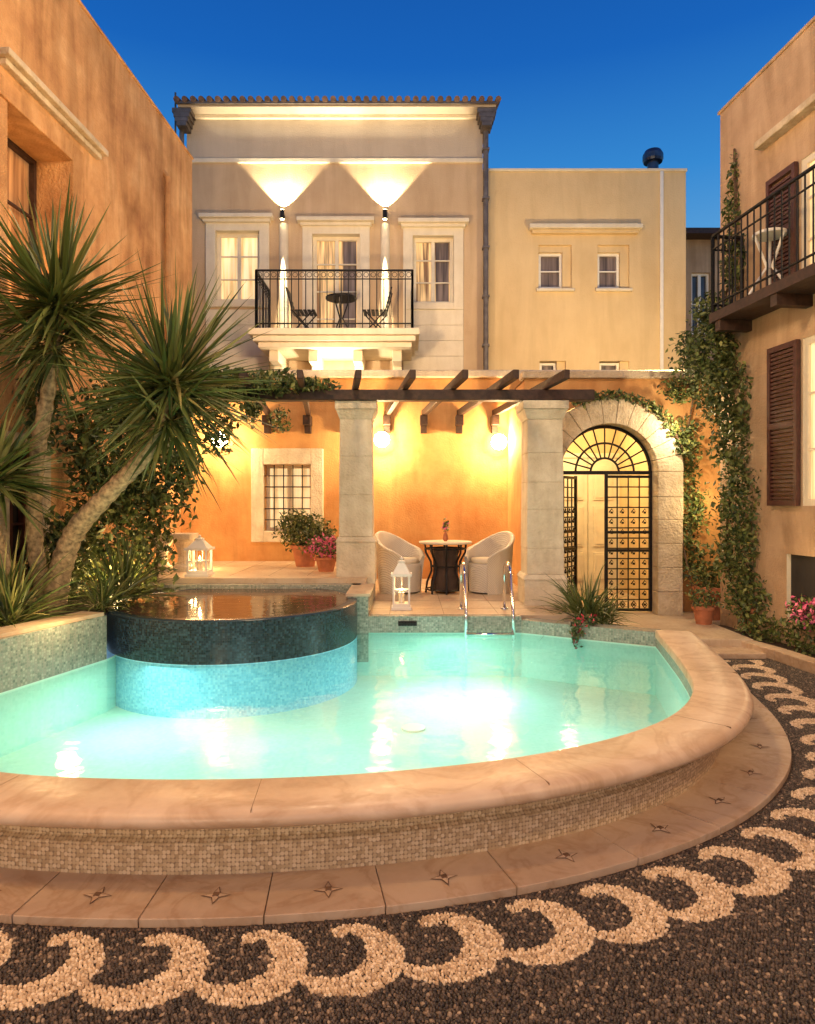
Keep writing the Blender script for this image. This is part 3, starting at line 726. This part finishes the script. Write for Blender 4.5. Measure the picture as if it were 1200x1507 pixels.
# ------------------------------------------------------------ left building
lb=empty('left_building',(-4.225,0,0),math.atan2(1,.05))
g=G(); H=[(6.62,7.75,3.5,5.50),(6.6,7.15,1.0,2.15)]
g.wall(-3,11.52,0,7.42,0,M_left,H,.5); g.add([(11.52,0,0),(11.52,6,0),(11.52,6,7.42),(11.52,0,7.42)],[(0,1,2,3)],M_left); g.add([(-3,0,7.42),(11.52,0,7.42),(11.52,6,7.42),(-3,6,7.42)],[(0,1,2,3)],M_left)
g.obj('walls',lb)
g=G(); g.box(-3,11.54,-.025,.12,7.422,7.455,M_left); g.box(6.45,8.38,-.13,.01,5.86,5.93,M_stone2); g.box(6.5,8.33,-.07,.01,5.80,5.858,M_stone2)
g.box(6.45,6.6,-.04,.02,.9,2.3,M_stone2); g.box(7.15,7.3,-.04,.02,.9,2.3,M_stone2); g.box(6.6,7.15,-.04,.02,2.15,2.3,M_stone2)
g.box(7.752,8.0,-.03,.02,3.4,5.7,M_left); g.box(6.4,7.75,-.03,.02,5.502,5.7,M_left)
g.obj('trim',lb,bevel=.01)
g=G(); g.window(6.62,7.75,3.5,5.50,.40,(2,3),fr=M_wood,glow=M_amber); g.window(6.6,7.15,1.0,2.15,.14,(2,3),fr=M_shut,glow=M_dark)
g.obj('windows',lb)
g=G(); g.tube([(10.35,-.06,2),(10.35,-.06,6.55),(10.35,.02,6.65)],.045,M_left,8); g.obj('drain_pipe',lb)
# ------------------------------------------------------------ right building
rb=empty('right_building',(3.96,8.6,0),math.atan2(-1,.12))
g=G(); H=[(1.50,2.6,1.57,3.32),(1.48,2.5,3.90,5.2),(1.25,2.3,.35,1.05)]
g.wall(0,12,0,6.52,0,M_rbld,H,.05,M_white); g.add([(0,0,0),(0,8,0),(0,8,6.52),(0,0,6.52)],[(3,2,1,0)],M_rbld); g.add([(0,0,6.52),(12,0,6.52),(12,8,6.52),(0,8,6.52)],[(0,1,2,3)],M_rbld)
g.obj('walls',rb)
g=G(); g.box(-.03,12,-.025,.1,6.522,6.56,M_rbld); g.box(.85,2.8,-.12,.01,5.62,5.70,M_stone2); g.obj('trim',rb,bevel=.01)
g=G(); g.window(1.50,2.6,1.57,3.32,.01,(2,3),glow=M_curtain,w=.07,back=.03); g.window(1.48,2.5,3.9,5.2,.01,(2,3),glow=M_curtain,w=.07,back=.03); g.add([(1.25,.05,.35),(2.3,.05,.35),(2.3,.05,1.05),(1.25,.05,1.05)],[(0,1,2,3)],M_dark)
def shutter(x0,x1,z0,z1):
    g.box(x0,x0+.05,-.06,-.015,z0,z1,M_shut); g.box(x1-.05,x1,-.06,-.015,z0,z1,M_shut)
    for z in(z0,(z0+z1)/2-.03,z1-.06): g.box(x0+.05,x1-.05,-.06,-.015,z,z+.06,M_shut)
    z=z0+.07
    while z<z1-.09: g.box(x0+.05,x1-.05,-.05,-.022,z,z+.028,M_shut); z+=.045
shutter(1.0,1.48,1.57,3.32); shutter(.98,1.45,3.92,5.2)
g.obj('windows_and_shutters',rb)
g=G(); g.box(.45,4.5,-.42,-.001,3.74,3.85,M_wood)
for x in(.6,1.6,2.6,3.6): g.box(x-.05,x+.05,-.40,-.001,3.62,3.738,M_wood)
rail(g,[(.48,-.02),(.48,-.39),(4.4,-.39)],3.85,4.77,.11,False); g.obj('balcony',rb)
g=G(); iron_table(g,1.25,-.2,3.852,.17,.66,M_whitep); g.obj('side_table',rb)

# ------------------------------------------------------------ furniture
def wicker_chair(x,y,z,face):
    g=G(); n=28
    vs=[];fs=[]
    for i in range(n+1):
        t=-135+270*i/n; tr=math.radians(t)
        h_=.58+.24*max(0,math.cos(tr*.75))**2
        if abs(t)>110: h_-= .10*(abs(t)-110)/25
        a=face+math.pi+tr
        for r_,zz in((.29,.0),(.31,.25),(.34,h_-.02),(.355,h_),(.335,h_+.012),(.30,h_),(.275,.42)):
            vs.append((x+r_*math.cos(a),y+r_*math.sin(a),z+zz))
    k=7
    for i in range(n):
        for j in range(k-1): fs.append((i*k+j,(i+1)*k+j,(i+1)*k+j+1,i*k+j+1))
    g.add(vs,fs,M_wicker); g.add([vs[j] for j in range(k)],[tuple(range(k))],M_wicker); g.add([vs[n*k+j] for j in range(k)],[tuple(range(k-1,-1,-1))],M_wicker)
    g.lathe((x,y,z),[(.27,.02),(.285,.38),(.27,.40),(.001,.405)],M_wicker,24)
    g.lathe((x,y,z),[(.24,.405),(.255,.43),(.24,.465),(.001,.475)],M_white,24)
    g.obj('wicker_armchair',smooth=True)
wicker_chair(-.10,9.35,.377,math.radians(-35)); wicker_chair(1.12,9.35,.377,math.radians(215))
g=G(); tx,ty,tz=.52,9.3,.377
g.lathe((tx,ty,tz),[(.001,.70),(.36,.70),(.365,.685),(.35,.67),(.001,.665)],M_white,32)
for k in range(8):
    a=k*math.pi/4; ca,sa=math.cos(a),math.sin(a)
    g.tube([(tx+r_*ca,ty+r_*sa,tz+z_) for r_,z_ in((.28,.665),(.27,.55),(.2,.42),(.19,.30),(.25,.15),(.27,.0))],.014,M_iron,6)
for z_,r_ in((.05,.26),(.36,.19),(.6,.275)): g.tube([(tx+r_*math.cos(t*math.pi/12),ty+r_*math.sin(t*math.pi/12),tz+z_) for t in range(25)],.011,M_iron,6,cap=False)
g.lathe((tx,ty,tz),[(.17,.03),(.17,.62)],M_cloth,20)
g.obj('round_table')
vz=empty('flower_vase'); g=G(); g.lathe((tx,ty,tz+.70),[(.02,0),(.04,.03),(.03,.09),(.015,.12),(.02,.14)],M_terra,12); g.obj('vase',vz,smooth=True); leaves('sprig',[(tx,ty,tz+.92,.05,.05,.10,60)],.05,(M_leafl,M_pink),[.7,.3],vz)
def lantern(x,y,z,w_,h_):
    e=empty('white_lantern'); g=G(); a=w_/2
    g.box(x-a*1.15,x+a*1.15,y-a*1.15,y+a*1.15,z,z+.03,M_whitep); g.box(x-a,x+a,y-a,y+a,z+.03,z+.07,M_whitep)
    bh=h_*.62
    for sx_ in(-1,1):
        for sy in(-1,1): g.box(x+sx_*a-.012*(sx_+1),x+sx_*a+.024-.012*(sx_+1),y+sy*a-.012*(sy+1),y+sy*a+.024-.012*(sy+1),z+.07,z+bh,M_whitep)
    for s_ in(-1,1):
        g.box(x-a*.9,x+a*.9,y+s_*a*.93-.005,y+s_*a*.93+.005,z+bh*.55,z+bh*.55+.012,M_whitep); g.box(x-.005,x+.005,y+s_*a*.93-.005,y+s_*a*.93+.005,z+.07,z+bh,M_whitep)
        g.box(x+s_*a*.93-.005,x+s_*a*.93+.005,y-.005,y+.005,z+.07,z+bh,M_whitep)
    g.box(x-a*1.2,x+a*1.2,y-a*1.2,y+a*1.2,z+bh,z+bh+.03,M_whitep)
    q=z+bh+.03; t_=z+h_*.86; c=a*.35
    vs=[(x-a,y-a,q),(x+a,y-a,q),(x+a,y+a,q),(x-a,y+a,q),(x-c,y-c,t_),(x+c,y-c,t_),(x+c,y+c,t_),(x-c,y+c,t_)]
    g.add(vs,[(0,1,5,4),(1,2,6,5),(2,3,7,6),(3,0,4,7),(4,5,6,7)],M_whitep)
    g.lathe((x,y,t_),[(c*1.3,0),(c*1.3,.02),(.012,.03),(.02,.05),(.001,.07)],M_whitep,12)
    g.lathe((x,y,z+.07),[(.035,0),(.035,.12),(.001,.125)],M_white,12); g.lathe((x,y,z+.20),[(.001,0),(.014,.015),(.001,.05)],M_flame,8)
    g.obj('body',e); light('candle',(x,y,z+.25),4,WARM,.01,par=e)
lantern(-.07,7.85,.377,.20,.62); lantern(-2.60,8.50,.692,.25,.52)
g=G()
g.box(-3.55,-2.95,9.2,9.6,1.10,1.18,M_stone)
for x in(-3.4,-3.1): g.lathe((x,9.4,.66),[(.14,0),(.14,.06),(.09,.10),(.07,.2),(.10,.34),(.14,.40),(.14,.44)],M_stone,16)
g.obj('stone_bench',bevel=.01)
g=G()
for x in(.62,1.12):
    pts=[(x,7.85,.377),(x,7.85,.75)]+[(x,7.60+.25*math.cos(math.pi*k/10),.75+.18*math.sin(math.pi*k/10)) for k in range(1,10)]+[(x,7.33,.70),(x,7.20,.45),(x,7.16,.16)]
    g.tube(pts,.019,M_chrome,10)
    g.lathe((x,7.85,.377),[(.045,.0),(.045,.012),(.02,.02)],M_chrome,14)
g.box(.62,1.12,7.12,7.20,.212,.230,M_chrome)
g.obj('pool_ladder',smooth=True)
def pot(name,x,y,z,r_,h_,blobs,size,mats,wt=None,bl=None):
    e=empty(name); g=G(); g.lathe((x,y,z),[(.001,0),(r_*.68,0),(r_*.95,h_*.8),(r_*1.08,h_*.82),(r_*1.08,h_),(r_*.92,h_),(r_*.9,h_*.9),(.001,h_*.9)],M_terra,24); g.obj('pot',e)
    if blobs: leaves('foliage',[(x+a,y+b_,z+h_+c,p,q,s_,n) for a,b_,c,p,q,s_,n in blobs],size,mats,wt,e)
    if bl: blades('blades',bl,(M_yuc,),e)
pot('potted_shrub',-1.52,10.1,.66,.20,.32,[(0,0,.18,.42,.34,.28,1500),(-.15,0,.34,.26,.2,.2,450),(.2,-.05,.1,.28,.2,.2,450)],.06,(M_leafl,M_leaf),[.7,.3])
pot('potted_pink_flowers',-1.12,9.35,.66,.15,.20,[(0,0,.12,.27,.22,.17,600),(.02,-.1,.16,.24,.16,.14,300)],.05,(M_leaf,M_pink),[.45,.55])
pot('potted_plant',3.98,8.85,.10,.24,.42,[(0,0,.12,.34,.25,.22,700)],.06,(M_leaf,M_leafl),[.5,.5])
pot('potted_plant',3.62,8.3,.125,.13,.22,[(0,0,.1,.2,.2,.16,300)],.05,(M_leaf,M_leafl),[.5,.5])
pot('potted_plant',4.12,8.0,.075,.17,.30,[(0,0,.1,.28,.25,.2,450)],.06,(M_leaf,M_leafl),[.5,.5])
blades('fern_plant',[(1.98,7.55,.25,.62,240,.013,.8,-.05,(0,0,1)),(2.08,7.35,.25,.40,100,.011,.9,-.1,(.3,-.4,.6))],(M_yuc,))
leaves('trailing_flowers',[(1.85,7.0,.36,.18,.12,.12,200),(1.72,6.93,.28,.07,.05,.16,80)],.05,(M_leaf,M_red),[.8,.2])
yt=empty('yucca_tree'); g=G()
def ringr(n,r0,r1): return [r0+(r1-r0)*i/n+.008*math.sin(i*2.4)+random.uniform(-.004,.004) for i in range(n)]
p=sm([(-3.42,6.55,.5),(-3.32,6.5,.95),(-3.12,6.4,1.35),(-2.72,6.25,1.72),(-2.40,6.2,2.05),(-2.16,6.2,2.62)],10)
g.tube(p,ringr(len(p),.115,.06),M_trunk,12)
p=sm([(-3.48,6.6,.5),(-3.62,6.6,1.2),(-3.55,6.5,2.0),(-3.35,6.35,2.7),(-3.22,6.25,3.35)],10)
g.tube(p,ringr(len(p),.085,.055),M_trunk,12)
p=sm([(-3.5,6.5,.5),(-3.66,6.2,1.0),(-3.72,5.95,1.7)],8)
g.tube(p,ringr(len(p),.07,.055),M_trunk,10)
g.obj('trunks',yt,smooth=True)
blades('leaf_heads',[(-2.14,6.15,2.66,1.02,300,.021,.10,-.80,(0,0,.45)),(-2.2,6.2,2.35,.80,130,.018,.30,-.95,(0,0,-.8)),
  (-3.22,6.2,3.40,1.0,300,.021,.10,-.75,(0,0,.45)),(-3.28,6.25,3.05,.80,130,.018,.30,-.95,(0,0,-.8)),
  (-3.62,5.9,1.80,.75,200,.021,.2,-.7,(0,0,.5))],(M_yuc,),yt)
blades('spiky_plant',[(-2.95,7.0,.62,.66,170,.013,.4,.0,(0,0,1)),(-3.3,5.6,.58,.55,130,.013,.4,.1,(0,0,1)),(-3.55,6.0,.58,.8,140,.014,.3,.1,(0,0,1)),(-2.9,6.45,.6,.45,90,.011,.6,.0,(0,0,1))],(M_yuc,))
leaves('climbing_shrub',[(-3.2,7.6,1.2,.6,.4,.75,2900),(-3.3,7.6,2.2,.6,.4,.75,3200),(-2.9,7.7,2.9,.55,.35,.42,2000),(-2.45,8.1,2.95,.45,.3,.3,1100),(-3.55,7.0,1.0,.3,.3,.5,1000),(-2.75,7.6,2.0,.45,.3,.7,1900),(-3.6,6.7,2.6,.2,.3,.5,600)],.08,(M_leaf,M_leafl),[.7,.3])
vp=empty('pergola_vine'); g=G(); g.tube(sm([(-2.9,7.8,.6),(-2.85,8.0,1.8),(-2.5,8.3,2.9),(-1.6,8.4,3.05),(-.9,8.45,3.06)]),.018,M_stem,6); g.obj('stem',vp)
leaves('leaves',[(-2.2,8.3,3.05,.45,.25,.18,1100),(-1.6,8.2,3.06,.4,.2,.15,600),(-1.1,8.3,3.04,.3,.12,.07,200),(-1.9,8.3,2.75,.14,.1,.2,200),(-2.35,8.4,2.6,.25,.15,.4,500),(-2.0,10.7,2.9,.2,.15,.25,150)],.075,(M_leaf,M_leafl),[.6,.4],vp)
iv=empty('climbing_ivy'); g=G()
g.tube(sm([(4.05,8.35,.1),(3.95,8.4,1.2),(4.0,8.3,2.4),(3.85,8.45,3.6),(3.95,8.2,4.6),(3.97,8.25,5.9)]),.016,M_stem,6)
g.tube(sm([(3.75,8.9,.4),(3.7,9.2,1.3),(3.8,9.3,2.3),(3.9,9.2,3.2)]),.012,M_stem,6)
g.obj('stems',iv)
bl=[(3.72,8.35,3.45,.42,.25,.42,2200),(3.90,8.2,2.9,.40,.25,.45,1900),(3.95,8.1,2.3,.34,.2,.45,1300),(3.98,8.0,1.6,.38,.22,.5,1500),(4.0,8.0,1.0,.42,.25,.4,1600),(4.15,7.9,.5,.40,.3,.38,1400),(3.8,8.4,3.95,.28,.2,.25,650),
    (3.93,8.2,4.5,.16,.2,.4,420),(3.94,8.25,5.1,.10,.12,.4,200),(3.95,8.25,5.6,.05,.1,.3,60),(3.78,9.25,2.3,.24,.1,.5,750),(3.85,9.25,1.5,.28,.1,.4,650),(3.8,9.2,.9,.28,.12,.3,400),(3.72,9.2,3.15,.3,.12,.22,450)]
leaves('leaves',bl,.065,(M_leaf,M_leafl),[.65,.35],iv)
av=empty('arch_vine'); g=G(); pts=[(cx0+1.0*math.cos(a),9.03,spz+1.0*math.sin(a)) for a in np.linspace(2.0,.25,14)]; g.tube(pts,.012,M_stem,6); g.obj('stem',av)
leaves('leaves',[(p_[0],p_[1],p_[2]+.02,.12,.06,.065,55) for p_ in pts],.06,(M_leaf,M_leafl),[.6,.4],av)
g=G()
for a,b_ in(((3.55,8.0),(3.80,6.9)),((3.80,6.9),(3.95,5.6)),((3.95,5.6),(4.1,3.5))):
    a=Vector(a);b_=Vector(b_); g.obox((a+b_)/2,b_-a,(b_-a).length/2-.004,.08,0,.11,M_slab)
g.obj('bed_kerb',bevel=.01)
g=G(); g.add([(3.6,8.5,.07),(3.86,6.9,.07),(4.02,5.6,.07),(4.16,3.5,.07),(4.6,3.5,.07),(4.25,8.5,.07)],[(0,1,2,3,4,5)],M_soil); g.obj('flower_bed_soil')
leaves('flower_bed_plants',[(3.98,7.6,.2,.2,.4,.18,520),(4.1,6.9,.24,.22,.4,.24,700)],.055,(M_leafl,M_leaf),[.5,.5])
leaves('pink_flower_bush',[(4.06,6.85,.50,.20,.22,.17,480)],.055,(M_leaf,M_pink),[.55,.45])

# ------------------------------------------------------------ lights
light('gate_passage_lamp',(2.5,10.6,2.7),100,(1,.80,.42),.08)
light('arch_spot',(3.52,8.75,2.6),36,WW,.03)
light('spot_vine',(4.0,8.9,1.6),18,(1,.74,.36),.05)
light('bed_lamp',(3.75,6.7,.9),9,(1,.70,.34),.05)
PC=(.56,1,.88)
for (x,y,W_,s_) in((-1.5,4.6,11.5,2.6),(.5,5.3,12,2.8),(.5,6.6,10,1.3),(-2.2,5.5,6,.9)):
    light('pool_fill_disk',(x,y,.17),W_,PC,typ='AREA',rot=(x,y+.01,-1),size=s_)  # downward disks added just under the surface for even light on the floor
for (x,y,W_) in((-1.2,5.2,3),(.3,6.2,4.5),(1.5,5.4,2.5)):
    light('pool_lamp_light',(x,y,.08),W_,(.68,1,.93),.18)
light('courtyard_lamp',(-1.6,-2.2,2.2),470,(1,.65,.34),.3)
light('courtyard_lamp',(3.2,1.0,4.2),330,(1,.64,.33),.25)
light('courtyard_lamp',(-2.4,2.0,4.0),210,(1,.60,.27),.25)
light('recess_fill',(-3.95,7.2,4.2),14,(1,.55,.2),.06)  # added fill that warms the window recess
light('planter_uplight',(-3.05,7.2,.75),50,(1,.64,.27),.08)
light('planter_uplight',(-2.7,5.4,.85),18,(1,.66,.3),.08)
light('planter_uplight',(-3.0,9.6,.9),30,(1,.60,.24),.08)
light('overhead_fill',(-.4,5.6,6.0),600,(1,.68,.36),.45)  # unseen fill added high over the court to light everything evenly
# ------------------------------------------------------------ world, sun, camera
W=bpy.data.worlds.new('World'); scene.world=W; W.use_nodes=True; nt=W.node_tree
bg=nt.nodes['Background']
sky=nt.nodes.new('ShaderNodeTexSky'); sky.sky_type='NISHITA'; sky.sun_disc=False; sky.sun_elevation=math.radians(2); sky.sun_rotation=math.radians(200)
tc=nt.nodes.new('ShaderNodeTexCoord'); sp_=nt.nodes.new('ShaderNodeSeparateXYZ'); nt.links.new(tc.outputs['Generated'],sp_.inputs[0])
rp=nt.nodes.new('ShaderNodeValToRGB'); e=rp.color_ramp.elements
e[0].position=0; e[0].color=(.34,.54,.72,1); e[1].position=.75; e[1].color=(.002,.055,.32,1)
for p_,c_ in((.30,(.13,.42,.80)),(.42,(.038,.28,.73)),(.54,(.008,.14,.56))): q=e.new(p_); q.color=(*c_,1)
nt.links.new(sp_.outputs[2],rp.inputs[0])
mx=nt.nodes.new('ShaderNodeMix'); mx.data_type='RGBA'; mx.blend_type='ADD'; mx.inputs[0].default_value=.006
nt.links.new(rp.outputs[0],mx.inputs[6]); nt.links.new(sky.outputs[0],mx.inputs[7])
nt.links.new(mx.outputs[2],bg.inputs[0]); bg.inputs[1].default_value=.88
sun=bpy.data.lights.new('sun','SUN'); sun.energy=.08; sun.angle=math.radians(10); sun.color=(1,.8,.65)
so=bpy.data.objects.new('sun',sun); COL.objects.link(so); so.rotation_euler=(math.radians(80),0,math.radians(-20))
cam=bpy.data.cameras.new('camera'); co_=bpy.data.objects.new('camera',cam); COL.objects.link(co_)
co_.location=(0,0,1.6); co_.rotation_euler=(math.radians(90),0,0); cam.sensor_fit='HORIZONTAL'; cam.sensor_width=36; cam.lens=30; cam.shift_y=-.011; cam.clip_end=1000; cam.clip_start=.05
scene.camera=co_
scene.view_settings.view_transform='Standard'; scene.view_settings.look='None'; scene.view_settings.exposure=0
print('pebbles',npb)
